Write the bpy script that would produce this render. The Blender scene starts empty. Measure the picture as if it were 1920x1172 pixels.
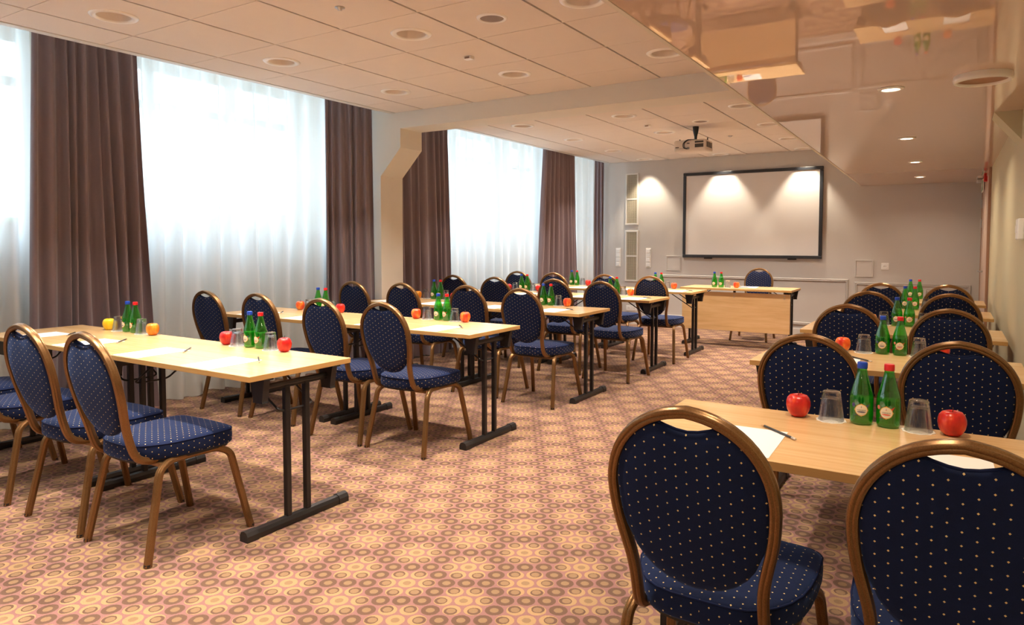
import bpy, bmesh, math, random
from mathutils import Vector, Matrix
PI = math.pi
sc = bpy.context.scene
COL = sc.collection
random.seed(7)
H = 2.609          # tile ceiling
ZS = 2.08          # glossy soffit
YD = 10.525        # far wall
XR = 0.325         # right wall
XE = -4.75         # edge of the tile ceiling on the window side
XW = -6.0          # window wall
YB = -3.0          # wall behind the camera

# ------------------------------------------------------------------ node helpers
def lin(c):
    return tuple(((v/255)/12.92 if v/255 <= .04045 else ((v/255+.055)/1.055)**2.4) for v in c)

class NT:
    def __init__(s, tree): s.t = tree; s.n = tree.nodes; s.l = tree.links
    def new(s, typ, **kw):
        n = s.n.new(typ)
        for k, v in kw.items(): setattr(n, k, v)
        return n
    def put(s, sock, v):
        if v is None: return
        if isinstance(v, bpy.types.NodeSocket): s.l.new(v, sock)
        else:
            if isinstance(v, tuple) and len(v) == 3 and sock.type == 'RGBA': v = v+(1,)
            sock.default_value = v
    def math(s, op, a, b=None, c=None, clamp=False):
        n = s.new('ShaderNodeMath', operation=op); n.use_clamp = clamp
        s.put(n.inputs[0], a); s.put(n.inputs[1], b)
        if c is not None: s.put(n.inputs[2], c)
        return n.outputs[0]
    def vec(s, op, a, b=None, scale=None):
        n = s.new('ShaderNodeVectorMath', operation=op)
        s.put(n.inputs[0], a); s.put(n.inputs[1], b)
        if scale is not None: s.put(n.inputs['Scale'], scale)
        return n.outputs['Value'] if op in ('LENGTH', 'DISTANCE', 'DOT_PRODUCT') else n.outputs[0]
    def mix(s, f, a, b, blend='MIX'):
        n = s.new('ShaderNodeMix', data_type='RGBA', blend_type=blend)
        s.put(n.inputs[0], f); s.put(n.inputs[6], a); s.put(n.inputs[7], b)
        return n.outputs[2]
    def vmix(s, f, a, b):
        n = s.new('ShaderNodeMix', data_type='VECTOR')
        s.put(n.inputs[0], f); s.put(n.inputs[4], a); s.put(n.inputs[5], b)
        return n.outputs[1]
    def noise(s, scale, vec=None, detail=2, rough=.5):
        n = s.new('ShaderNodeTexNoise'); n.inputs['Scale'].default_value = scale
        n.inputs['Detail'].default_value = detail; n.inputs['Roughness'].default_value = rough
        if vec is not None: s.l.new(vec, n.inputs['Vector'])
        return n.outputs[0]
    def ramp(s, f, stops):
        n = s.new('ShaderNodeValToRGB'); e = n.color_ramp.elements
        while len(e) < len(stops): e.new(.5)
        for q, (p, c) in zip(e, stops): q.position = p; q.color = tuple(c)+(1,)
        s.put(n.inputs[0], f); return n.outputs[0]
    def mapping(s, vec, scale=(1,1,1), rot=(0,0,0), loc=(0,0,0)):
        n = s.new('ShaderNodeMapping'); s.l.new(vec, n.inputs[0])
        n.inputs['Scale'].default_value = scale; n.inputs['Rotation'].default_value = rot; n.inputs['Location'].default_value = loc
        return n.outputs[0]
    def bump(s, h, strength=.3, dist=.01):
        n = s.new('ShaderNodeBump'); n.inputs['Strength'].default_value = strength; n.inputs['Distance'].default_value = dist
        s.l.new(h, n.inputs['Height']); return n.outputs[0]

def newmat(name):
    m = bpy.data.materials.new(name); m.use_nodes = True
    t = NT(m.node_tree); t.n.clear()
    out = t.new('ShaderNodeOutputMaterial')
    return m, t, out
def coords(t, which='Object'):
    return t.new('ShaderNodeTexCoord').outputs[which]
def principled(t, out, **kw):
    b = t.new('ShaderNodeBsdfPrincipled')
    for k, v in kw.items(): t.put(b.inputs[k.replace('_', ' ')], v)
    t.l.new(b.outputs[0], out.inputs[0]); return b
def plain(name, rgb, rough=.5, metal=0, spec=.5, var=.0, bump=0, bscale=200, nscale=8, **kw):
    m, t, o = newmat(name); col = lin(rgb)
    c = coords(t)
    if var:
        f = t.noise(nscale, c, 3)
        cc = t.mix(f, tuple(v*(1-var) for v in col), tuple(min(1, v*(1+var)) for v in col))
    else: cc = col+(1,)
    b = principled(t, o, Base_Color=cc, Roughness=rough, Metallic=metal)
    b.inputs['Specular IOR Level'].default_value = spec
    for k, v in kw.items(): b.inputs[k.replace('_', ' ')].default_value = v
    if bump: t.l.new(t.bump(t.noise(bscale, c, 2), bump, .002), b.inputs['Normal'])
    return m

M = {}
M['wall_far'] = plain('far wall plaster', (204, 199, 194), .75, spec=.25, bump=.12, bscale=260, var=.02)
M['wall_side'] = plain('side wall paint', (204, 194, 162), .7, spec=.25, bump=.12, bscale=260, var=.02)
M['wall_white'] = plain('white plaster', (222, 216, 206), .75, spec=.25, bump=.1, bscale=220, var=.02)
M['tile'] = plain('ceiling tile', (228, 217, 208), .9, spec=.1, bump=.15, bscale=500, var=.02)
M['tbar'] = plain('ceiling bar white', (225, 218, 208), .5)
M['void'] = plain('ceiling void', (60, 50, 44), .9)
M['trim_white'] = plain('white trim', (226, 221, 214), .45)
M['lamp_ring'] = plain('lamp ring white', (246, 241, 234), .35)
M['lamp_cup'] = plain('lamp cup', (242, 230, 218), .45)
M['ring_cup'] = plain('ring fitting dish', (176, 138, 112), .3)
M['grille'] = plain('speaker grille', (140, 122, 112), .6, var=.1, nscale=300)
M['black'] = plain('black powder coat', (27, 24, 24), .35, spec=.5, bump=.2, bscale=700)
M['black_plastic'] = plain('black plastic', (34, 30, 29), .5)
M['screen_frame'] = plain('dark screen frame', (45, 48, 54), .35)
M['screen'] = plain('whiteboard surface', (226, 222, 220), .32, spec=.5)
M['plastic_white'] = plain('white plastic', (243, 241, 238), .35)
M['vent_back'] = plain('vent back', (62, 54, 44), .7)
M['vent_bar'] = plain('vent bars', (208, 198, 176), .45)
M['door'] = plain('door leaf', (205, 178, 160), .45)
M['door_frame'] = plain('door frame', (170, 128, 104), .5)
M['steel'] = plain('steel', (190, 190, 190), .3, metal=.9)
M['red'] = plain('alarm red', (200, 24, 20), .4)
M['green_sign'] = plain('sign green', (10, 140, 90), .4)
M['cap_blue'] = plain('cap blue', (22, 70, 185), .35)
M['cap_red'] = plain('cap red', (212, 28, 34), .35)
M['label_cream'] = plain('label cream', (238, 226, 200), .6)
M['label_gold'] = plain('label gold', (226, 170, 70), .5)
M['label_dark'] = plain('label ink', (62, 56, 62), .6)
M['label_red'] = plain('label red', (214, 46, 36), .6)
M['label_pink'] = plain('label pink', (232, 130, 115), .6)
M['label_violet'] = plain('label violet', (84, 76, 132), .6)
M['label_navy'] = plain('label navy', (52, 60, 110), .6)
M['paper'] = plain('paper', (246, 242, 238), .7, spec=.2)
M['doily'] = plain('paper coaster', (236, 230, 218), .8)
M['pencil'] = plain('pencil lacquer', (26, 30, 36), .3)
M['ferrule'] = plain('ferrule', (200, 196, 190), .3, metal=.7)
M['eraser'] = plain('eraser', (230, 214, 196), .7)
M['pencil_wood'] = plain('pencil wood', (205, 160, 110), .7)
M['stem'] = plain('stem brown', (96, 66, 36), .8)
M['proj_body'] = plain('projector shell', (228, 216, 204), .4)
M['proj_dark'] = plain('projector vents', (70, 66, 62), .5)
M['mould'] = plain('wall moulding', (192, 186, 180), .5)
M['lower_wall'] = plain('panel paint', (206, 200, 191), .7, spec=.2)
M['window_frame'] = plain('window frame', (120, 124, 130), .5)
M['ground'] = plain('outdoor paving', (190, 190, 188), .9, var=.1, nscale=3)
M['hedge'] = plain('outdoor foliage', (120, 150, 105), .9, var=.5, nscale=6)

# maple table top: faint grain along x
def mk_maple():
    m, t, o = newmat('maple laminate'); c = coords(t)
    n1 = t.noise(1.0, t.mapping(c, (3, 60, 30)), 4, .6)
    n2 = t.noise(1.0, t.mapping(c, (1.2, 12, 12), loc=(3, 1, 0)), 2)
    f = t.math('ADD', t.math('MULTIPLY', n1, .6), t.math('MULTIPLY', n2, .4))
    col = t.ramp(f, [(.3, lin((210, 166, 110))), (.5, lin((222, 181, 128))), (.7, lin((230, 193, 143)))])
    b = principled(t, o, Base_Color=col, Roughness=.22)
    b.inputs['Specular IOR Level'].default_value = .65
    return m
M['maple'] = mk_maple()
def mk_maple_edge():
    m, t, o = newmat('maple edge band'); c = coords(t)
    col = t.mix(t.noise(1.0, t.mapping(c, (4, 4, 150)), 2), lin((200, 152, 88)), lin((216, 170, 104)))
    principled(t, o, Base_Color=col, Roughness=.4); return m
M['maple_edge'] = mk_maple_edge()

# bronze-gold hammered tube
def mk_bronze():
    m, t, o = newmat('antique gold tube'); c = coords(t)
    n = t.noise(420, c, 2)
    big = t.noise(9, c, 2)
    col = t.mix(n, lin((96, 68, 40)), lin((168, 128, 82)))
    col = t.mix(t.math('MULTIPLY', big, .35), col, lin((120, 82, 48)))
    b = principled(t, o, Base_Color=col, Metallic=.7, Roughness=.3)
    t.l.new(t.bump(n, .12, .001), b.inputs['Normal'])
    return m
M['bronze'] = mk_bronze()

# navy upholstery with cream pin dots, uv in metres
def mk_navy():
    m, t, o = newmat('navy dotted upholstery')
    uv = coords(t, 'UV')
    sx, sy = .048, .028
    def near(off):
        p = t.vec('ADD', uv, (off[0], off[1], 0))
        q = t.vec('DIVIDE', p, (sx, sy, 1))
        fr = t.vec('FRACTION', t.vec('ADD', q, (1000.5, 1000.5, .5)))
        d = t.vec('MULTIPLY', t.vec('SUBTRACT', fr, (.5, .5, .5)), (sx, sy, 0))
        sep = t.new('ShaderNodeSeparateXYZ'); t.l.new(t.vec('ABSOLUTE', d), sep.inputs[0])
        return t.math('ADD', sep.outputs[0], sep.outputs[1])
    d = t.math('MINIMUM', near((0, 0)), near((sx/2, sy/2)))
    dot = t.math('LESS_THAN', d, .0025)
    ob = coords(t)
    n = t.noise(900, ob, 2); n2 = t.noise(60, ob, 3)
    base = t.mix(n, lin((12, 17, 34)), lin((28, 39, 72)))
    base = t.mix(t.math('MULTIPLY', n2, .4), base, lin((26, 40, 84)))
    col = t.mix(dot, base, lin((236, 206, 140)))
    b = principled(t, o, Base_Color=col, Roughness=.85)
    b.inputs['Specular IOR Level'].default_value = .15
    b.inputs['Sheen Weight'].default_value = .35; b.inputs['Sheen Roughness'].default_value = .4
    b.inputs['Sheen Tint'].default_value = lin((130, 165, 235))+(1,)
    t.l.new(t.bump(n, .3, .001), b.inputs['Normal'])
    return m
M['navy'] = mk_navy()
M['navy_plain'] = plain('navy piping', (22, 32, 66), .8, spec=.15)

# carpet: hexagonal field of ringed discs
def mk_carpet():
    m, t, o = newmat('patterned carpet')
    g = t.new('ShaderNodeTexCoord').outputs['Object']
    S = .0766
    p = t.vec('SUBTRACT', g, (-2.142, 1.767, 0))
    p = t.mapping(p, (1, 1, 1), (0, 0, -math.radians(32)))
    p = t.vec('MULTIPLY', p, (1/S, 1/S, 0))
    def nearest(p, sx, sy):
        def cand(o_):
            q = t.vec('DIVIDE', t.vec('SUBTRACT', p, (o_[0], o_[1], 0)), (sx, sy, 1))
            r = t.vec('FLOOR', t.vec('ADD', q, (.5, .5, .5)))
            c = t.vec('ADD', t.vec('MULTIPLY', r, (sx, sy, 0)), (o_[0], o_[1], 0))
            d = t.vec('SUBTRACT', p, c); return d, t.vec('LENGTH', d)
        a, la = cand((0, 0)); b, lb = cand((sx/2, sy/2))
        f = t.math('LESS_THAN', lb, la)
        return t.vmix(f, a, b)
    d = nearest(p, 1.0, math.sqrt(3))
    c = t.vec('SUBTRACT', p, d)
    dl = nearest(c, 6.0, 2*math.sqrt(3))
    ll = t.vec('LENGTH', dl)
    isL = t.math('LESS_THAN', ll, .5)
    isH = t.math('MULTIPLY', t.math('LESS_THAN', ll, 1.3), t.math('SUBTRACT', 1.0, isL))
    wob = t.math('MULTIPLY', t.math('SUBTRACT', t.noise(260, g, 1), .5), .07)
    r = t.math('ADD', t.vec('LENGTH', d), wob)
    dirn = t.vec('NORMALIZE', dl)
    ri = t.math('ADD', t.vec('LENGTH', t.vec('SUBTRACT', d, t.vec('SCALE', dirn, scale=.10))), wob)
    rc = t.math('ADD', t.vec('LENGTH', t.vec('SUBTRACT', d, t.vec('SCALE', dirn, scale=.05))), wob)
    BG = t.mix(t.math('MULTIPLY', t.noise(1.0, t.mapping(g, (900, 200, 1), (0, 0, .6)), 1), 1.0), lin((130, 88, 82)), lin((172, 125, 116)))
    DK, TN, LT = lin((112, 82, 64)), lin((150, 118, 86)), lin((178, 142, 100))
    outer = t.math('LESS_THAN', r, .44)
    cen = t.math('LESS_THAN', r, .21)
    D = t.mix(cen, DK, TN); L = t.mix(cen, LT, TN)
    Hh = t.mix(t.math('LESS_THAN', ri, .315), LT, DK)
    Hh = t.mix(t.math('LESS_THAN', rc, .215), Hh, TN)
    C = t.mix(isL, D, L); C = t.mix(isH, C, Hh)
    C = t.mix(outer, BG, C)
    fz = t.noise(600, g, 2)
    C = t.mix(.48, C, t.mix(fz, (0.35, .35, .35), (1, 1, 1)), 'MULTIPLY')
    b = principled(t, o, Base_Color=C, Roughness=.95)
    b.inputs['Specular IOR Level'].default_value = .1
    b.inputs['Sheen Weight'].default_value = .15
    t.l.new(t.bump(fz, .5, .003), b.inputs['Normal'])
    return m
M['carpet'] = mk_carpet()

# stretch ceiling: satin tan film with clear reflections and a slight ripple
def mk_stretch():
    m, t, o = newmat('glossy stretch ceiling'); c = coords(t)
    b = principled(t, o, Base_Color=lin((220, 196, 180)), Roughness=.012)
    b.inputs['IOR'].default_value = 1.75
    b.inputs['Specular IOR Level'].default_value = .5
    b.inputs['Specular Tint'].default_value = lin((255, 232, 210))+(1,)
    n = t.noise(1.0, t.mapping(c, (.9, .9, .9)), 1)
    t.l.new(t.bump(n, .012, .02), b.inputs['Normal'])
    return m
M['stretch'] = mk_stretch()

# drapes: brown-mauve weave
def mk_drape():
    m, t, o = newmat('taupe drape'); c = coords(t)
    n = t.noise(1.0, t.mapping(c, (300, 300, 1100)), 2)
    col = t.mix(n, lin((112, 96, 100)), lin((154, 134, 138)))
    b = t.new('ShaderNodeBsdfPrincipled'); t.put(b.inputs['Base Color'], col)
    b.inputs['Roughness'].default_value = .7; b.inputs['Sheen Weight'].default_value = .4
    b.inputs['Specular IOR Level'].default_value = .2
    tr = t.new('ShaderNodeBsdfTranslucent'); tr.inputs[0].default_value = lin((110, 80, 72))+(1,)
    mx = t.new('ShaderNodeMixShader'); mx.inputs[0].default_value = .04
    t.l.new(b.outputs[0], mx.inputs[1]); t.l.new(tr.outputs[0], mx.inputs[2]); t.l.new(mx.outputs[0], o.inputs[0])
    t.l.new(t.bump(n, .2, .002), b.inputs['Normal'])
    return m
M['drape'] = mk_drape()
def mk_sheer():
    m, t, o = newmat('white voile'); c = coords(t)
    di = t.new('ShaderNodeBsdfDiffuse'); di.inputs[0].default_value = lin((234, 228, 216))+(1,)
    tl = t.new('ShaderNodeBsdfTranslucent'); tl.inputs[0].default_value = lin((240, 244, 246))+(1,)
    tp = t.new('ShaderNodeBsdfTransparent'); tp.inputs[0].default_value = (.97, .98, 1, 1)
    a = t.new('ShaderNodeMixShader'); a.inputs[0].default_value = .48
    t.l.new(di.outputs[0], a.inputs[1]); t.l.new(tl.outputs[0], a.inputs[2])
    b = t.new('ShaderNodeMixShader'); n = t.noise(1.0, t.mapping(c, (400, 400, 400)), 1)
    t.put(b.inputs[0], t.math('MULTIPLY_ADD', n, .05, .055))
    t.l.new(a.outputs[0], b.inputs[1]); t.l.new(tp.outputs[0], b.inputs[2]); t.l.new(b.outputs[0], o.inputs[0])
    return m
M['sheer'] = mk_sheer()

# clear and tinted glass kept simple: tinted see-through plus fresnel gloss
def mk_glass(name, tint, edge=1.5, diff=None, dfac=.0, rough=.02):
    m, t, o = newmat(name)
    tp = t.new('ShaderNodeBsdfTransparent'); tp.inputs[0].default_value = tint+(1,)
    gl = t.new('ShaderNodeBsdfGlossy'); gl.inputs['Roughness'].default_value = rough
    f0 = ((edge-1)/(edge+1))**2
    fc = t.new('ShaderNodeLayerWeight'); fc.inputs[0].default_value = .5
    a = t.new('ShaderNodeMixShader')
    t.put(a.inputs[0], t.math('MULTIPLY_ADD', t.math('POWER', fc.outputs['Facing'], 3.0), .8, f0, clamp=True))
    src = tp.outputs[0]
    if diff:
        lw = t.new('ShaderNodeLayerWeight'); lw.inputs[0].default_value = .5
        df = t.new('ShaderNodeBsdfTranslucent'); df.inputs[0].default_value = diff+(1,)
        d2 = t.new('ShaderNodeBsdfDiffuse'); d2.inputs[0].default_value = diff+(1,)
        ad = t.new('ShaderNodeMixShader'); t.l.new(df.outputs[0], ad.inputs[1]); t.l.new(d2.outputs[0], ad.inputs[2])
        q = t.new('ShaderNodeMixShader')
        t.put(q.inputs[0], t.math('MULTIPLY_ADD', lw.outputs['Facing'], dfac, dfac*.5))
        t.l.new(tp.outputs[0], q.inputs[1]); t.l.new(ad.outputs[0], q.inputs[2]); src = q.outputs[0]
    t.l.new(src, a.inputs[1]); t.l.new(gl.outputs[0], a.inputs[2]); t.l.new(a.outputs[0], o.inputs[0])
    return m
def mk_realglass(name, tint):
    m, t, o = newmat(name); b = t.new('ShaderNodeBsdfGlass'); b.inputs['Color'].default_value = tint+(1,)
    b.inputs['IOR'].default_value = 1.45; b.inputs['Roughness'].default_value = 0
    tp = t.new('ShaderNodeBsdfTransparent'); tp.inputs[0].default_value = tint+(1,)
    mx = t.new('ShaderNodeMixShader'); mx.inputs[0].default_value = .45
    t.l.new(b.outputs[0], mx.inputs[1]); t.l.new(tp.outputs[0], mx.inputs[2]); t.l.new(mx.outputs[0], o.inputs[0]); return m
M['glass'] = mk_glass('clear tumbler glass', (.965, .97, .97), 1.5, (.85, .88, .9), .035)
M['glass_base'] = M['glass'] = mk_realglass('clear tumbler glass solid', (.98, .985, .985))
M['bottle'] = mk_glass('green bottle glass', (.20, .72, .15), 1.9, (.03, .52, .04), .17)
M['water'] = mk_glass('mineral water seen through green glass', (.7, .98, .6), 1.15, (.10, .9, .06), .24)
M['pane'] = mk_glass('window pane', (.95, .97, .97), 1.3)

def mk_apple(name, a, b, c):
    m, t, o = newmat(name); g = coords(t)
    st = t.noise(1.0, t.mapping(g, (60, 60, 9)), 3)
    bl = t.noise(22, g, 2)
    f = t.math('ADD', t.math('MULTIPLY', st, .45), t.math('MULTIPLY', bl, .55))
    col = t.ramp(f, [(.38, lin(a)), (.52, lin(b)), (.66, lin(c))])
    b_ = principled(t, o, Base_Color=col, Roughness=.28)
    b_.inputs['Specular IOR Level'].default_value = .55
    return m
M['apple_red'] = mk_apple('red apple skin', (176, 18, 22), (204, 34, 26), (228, 92, 44))
M['apple_blush'] = mk_apple('blushed apple skin', (206, 40, 20), (232, 96, 34), (246, 176, 60))
M['apple_orange'] = mk_apple('orange apple skin', (226, 120, 26), (238, 150, 36), (246, 184, 60))
M['apple_yellow'] = mk_apple('yellow apple skin', (240, 200, 20), (246, 212, 30), (250, 224, 70))

def mk_emit(name, rgb, s):
    m, t, o = newmat(name); e = t.new('ShaderNodeEmission'); e.inputs[0].default_value = rgb+(1,); e.inputs[1].default_value = s
    t.l.new(e.outputs[0], o.inputs[0]); return m
M['lit'] = mk_emit('lit lamp face', (1, .86, .66), 9)

# ------------------------------------------------------------------ mesh helpers
def new_bm():
    bm = bmesh.new(); bm.loops.layers.uv.new('UVMap'); return bm
def mesh_from(bm, name, mats, smooth=False):
    me = bpy.data.meshes.new(name)
    bmesh.ops.recalc_face_normals(bm, faces=bm.faces[:])
    if smooth:
        for f in bm.faces: f.smooth = True
    bm.to_mesh(me); bm.free()
    for m in (mats if isinstance(mats, (list, tuple)) else [mats]): me.materials.append(M[m])
    return me
def obj(name, bm, mats, parent=None, smooth=False, sharp=None):
    me = mesh_from(bm, name, mats, smooth)
    if smooth and sharp:
        me.shade_smooth() if False else None
        for e in me.edges: pass
    o = bpy.data.objects.new(name, me); COL.objects.link(o)
    if parent: o.parent = parent
    if smooth and sharp:
        md = o.modifiers.new('split', 'EDGE_SPLIT'); md.split_angle = math.radians(sharp)
    return o
def thing(name, label, cat, loc=(0, 0, 0), rz=0, group=None):
    o = bpy.data.objects.new(name, None); COL.objects.link(o)
    o.location = loc; o.rotation_euler = (0, 0, rz); o.empty_display_size = .1
    return tag(o, label, cat, group)
def tag(o, label, cat, group=None):
    o['label'] = label; o['category'] = cat
    if group: o['group'] = group
    return o
def struct(o, label=None):
    o['kind'] = 'structure'
    if label: o['label'] = label
    return o
def dup(o, parent=None):
    c = o.copy(); COL.objects.link(c)
    if parent: c.parent = parent
    for ch in [k for k in SRC if k.parent == o]:
        dup(ch, c)
    return c
SRC = []
def register(root):
    stack = [root]; 
    allo = list(COL.objects)
    while stack:
        r = stack.pop()
        for k in allo:
            if k.parent == r and k not in SRC: SRC.append(k); stack.append(k)
    return root
def box(bm, x0, x1, y0, y1, z0, z1, mi=0, bev=0, seg=2):
    r = bmesh.ops.create_cube(bm, size=1)
    vs = r['verts']
    for v in vs:
        v.co = Vector(((x0+x1)/2+v.co.x*(x1-x0), (y0+y1)/2+v.co.y*(y1-y0), (z0+z1)/2+v.co.z*(z1-z0)))
    fs = set(f for v in vs for f in v.link_faces)
    for f in fs: f.material_index = mi
    if bev:
        es = list(set(e for v in vs for e in v.link_edges))
        rr = bmesh.ops.bevel(bm, geom=es, offset=bev, segments=seg, affect='EDGES', profile=.5)
        for f in rr['faces']: f.material_index = mi
def prism(bm, pts, axis, a, b, mi=0):
    """extrude polygon pts (2d) along axis from a to b"""
    def P(u, v, w):
        return {'x': (w, u, v), 'y': (u, w, v), 'z': (u, v, w)}[axis]
    A = [bm.verts.new(P(u, v, a)) for u, v in pts]; B = [bm.verts.new(P(u, v, b)) for u, v in pts]
    n = len(pts); fs = [bm.faces.new(A[::-1]), bm.faces.new(B)]
    for i in range(n): fs.append(bm.faces.new((A[i], A[(i+1) % n], B[(i+1) % n], B[i])))
    for f in fs: f.material_index = mi
def lathe(bm, prof, seg=32, cx=0, cy=0, cz=0, mi=0, flip=False):
    rings = []
    for r, z in prof:
        if r < 1e-6: rings.append([bm.verts.new((cx, cy, cz+z))])
        else: rings.append([bm.verts.new((cx+r*math.cos(2*PI*k/seg), cy+r*math.sin(2*PI*k/seg), cz+z)) for k in range(seg)])
    for a, b in zip(rings, rings[1:]):
        for k in range(seg):
            k2 = (k+1) % seg
            if len(a) == 1 and len(b) == 1: continue
            if len(a) == 1: f = bm.faces.new((a[0], b[k2], b[k]))
            elif len(b) == 1: f = bm.faces.new((a[k], a[k2], b[0]))
            else: f = bm.faces.new((a[k], a[k2], b[k2], b[k]))
            f.material_index = mi
def sweep(bm, pts, prof, ref, mi=0, cap=True):
    """sweep 2d profile along pts with rotation-minimising frame; prof (a,b): a along ref"""
    pts = [Vector(p) for p in pts]; n = len(pts)
    T = [((pts[min(i+1, n-1)]-pts[max(i-1, 0)]).normalized()) for i in range(n)]
    R = Vector(ref); R = (R-T[0]*R.dot(T[0])).normalized(); rings = []
    for i in range(n):
        if i:
            q = T[i-1].rotation_difference(T[i]); R = q @ R
            R = (R-T[i]*R.dot(T[i])).normalized()
        B = T[i].cross(R)
        rings.append([bm.verts.new(pts[i]+R*a+B*b) for a, b in prof])
    m = len(prof)
    for i in range(n-1):
        for k in range(m):
            f = bm.faces.new((rings[i][k], rings[i][(k+1) % m], rings[i+1][(k+1) % m], rings[i+1][k])); f.material_index = mi
    if cap:
        for rg in (rings[0][::-1], rings[-1]):
            f = bm.faces.new(rg); f.material_index = mi
def circ(r, n=10): return [(r*math.cos(2*PI*k/n), r*math.sin(2*PI*k/n)) for k in range(n)]
def fillet(pts, rad, n=6):
    """round the corners of a 3d polyline"""
    P = [Vector(p) for p in pts]; out = [P[0]]
    for i in range(1, len(P)-1):
        a = (P[i-1]-P[i]); b = (P[i+1]-P[i]); r = min(rad, a.length*.45, b.length*.45)
        p0 = P[i]+a.normalized()*r; p1 = P[i]+b.normalized()*r
        for k in range(n+1):
            s = k/n; out.append(p0*(1-s)**2+P[i]*2*s*(1-s)+p1*s*s)
    out.append(P[-1]); return out

# ------------------------------------------------------------------ SETTING
bm = new_bm(); box(bm, XW-.3, XR+.3, YB-.2, YD+.2, -.1, 0); struct(obj('floor', bm, 'carpet'), 'patterned carpet floor with rows of ringed ovals')
# far wall with two moulded panels
bm = new_bm(); box(bm, XW-.3, XR+.25, YD, YD+.15, 0, 3.1); struct(obj('wall_far', bm, 'wall_far'))
bm = new_bm(); box(bm, XR, XR+.15, YB, YD, 0, 3.1); struct(obj('wall_right', bm, 'wall_side'))
bm = new_bm(); box(bm, XW-.3, XR+.25, YB-.15, YB, 0, 3.1); struct(obj('wall_back', bm, 'wall_white'))
def frame_mould(name, x0, x1, z0, z1):
    bm = new_bm(); w = .035
    prof = [(0, 0), (0, .012), (.008, .02), (.02, .014), (.028, .02), (w, .008), (w, 0)]
    # four mitred sides
    c = [(x0, z0), (x1, z0), (x1, z1), (x0, z1)]
    rings = []
    for i, (x, z) in enumerate(c):
        sx = 1 if i in (0, 3) else -1; sz = 1 if i in (0, 1) else -1
        rings.append([bm.verts.new((x+sx*a, YD-b, z+sz*a)) for a, b in prof])
    for i in range(4):
        A, B = rings[i], rings[(i+1) % 4]
        for k in range(len(prof)-1): bm.faces.new((A[k], A[k+1], B[k+1], B[k]))
    return struct(obj(name, bm, 'mould'))
frame_mould('trim_1', -3.885, -1.185, .15, .812)
frame_mould('trim_2', -1.108, .222, .15, .778)
bm = new_bm(); prism(bm, [(YD, 0), (YD, .1), (YD-.008, .1), (YD-.016, .085), (YD-.016, 0)], 'x', XW, XR); struct(obj('baseboard_far', bm, 'trim_white'))
bm = new_bm(); prism(bm, [(XR, 0), (XR, .1), (XR-.008, .1), (XR-.014, .085), (XR-.014, 0)], 'y', YB, 8.3)
struct(obj('baseboard_right', bm, 'trim_white'))

# window wall: piers, sill wall and header, with real openings
OPEN = [(-2.7, -.35), (.05, 2.62), (2.76, 5.26), (5.68, 9.3), (9.44, 10.47)]
ZSILL, ZHEAD = 1.42, 2.92
bm = new_bm()
box(bm, XW-.3, XW, YB, YD, 0, ZSILL); box(bm, XW-.3, XW, YB, YD, ZHEAD, 3.1)
ys = [YB]+[v for o_ in OPEN for v in o_]+[YD]
for a, b in zip(ys[0::2], ys[1::2]): box(bm, XW-.3, XW, a, b, ZSILL, ZHEAD)
struct(obj('wall_left', bm, 'wall_white'))
for n, (a, b) in enumerate(OPEN):
    bm = new_bm(); fw = .06; x0, x1 = XW-.16, XW-.09
    box(bm, x0, x1, a, a+fw, ZSILL, ZHEAD); box(bm, x0, x1, b-fw, b, ZSILL, ZHEAD)
    box(bm, x0, x1, a+fw, b-fw, ZSILL, ZSILL+fw); box(bm, x0, x1, a+fw, b-fw, ZHEAD-fw, ZHEAD)
    mid = [a+(b-a)*k/ (3 if b-a > 2 else 2) for k in range(1, 3 if b-a > 2 else 2)]
    for y in mid: box(bm, x0, x1, y-.035, y+.035, ZSILL+fw, ZHEAD-fw)
    box(bm, x0, x1, a+fw, b-fw, 2.52, 2.58)
    w = struct(obj('window_%d' % (n+1), bm, 'window_frame'))
    bm = new_bm(); box(bm, XW-.13, XW-.124, a+fw, b-fw, ZSILL+fw, ZHEAD-fw); obj('pane', bm, 'pane', w)
    bm = new_bm(); box(bm, XW-.09, XW+.12, a-.04, b+.04, ZSILL-.03, ZSILL, bev=.006); obj('window_sill', bm, 'trim_white', w)
bm = new_bm(); box(bm, -30, XW-.3, -16, 24, .9, 1.0); struct(obj('ground', bm, 'ground'), 'pale paving outside the windows')
bm = new_bm()
rng = random.Random(3)
for k in range(60):
    y = -14+k*.62+rng.uniform(-.2, .2); r = rng.uniform(.5, .9)
    res = bmesh.ops.create_icosphere(bm, subdivisions=2, radius=r)
    for v in res['verts']:
        v.co = v.co*(1+rng.uniform(-.12, .12)); v.co += Vector((-17+rng.uniform(-.4, .4), y, 1.1+rng.uniform(0, .3)))
o = obj('hedge', bm, 'hedge', smooth=True); tag(o, 'pale green hedge outside, faint behind the sheer curtains', 'hedge')

# ceiling slab over everything
bm = new_bm(); box(bm, XW-.3, XR+.25, YB-.15, YD+.15, 3.1, 3.2); struct(obj('ceiling_slab', bm, 'wall_white'))
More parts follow.
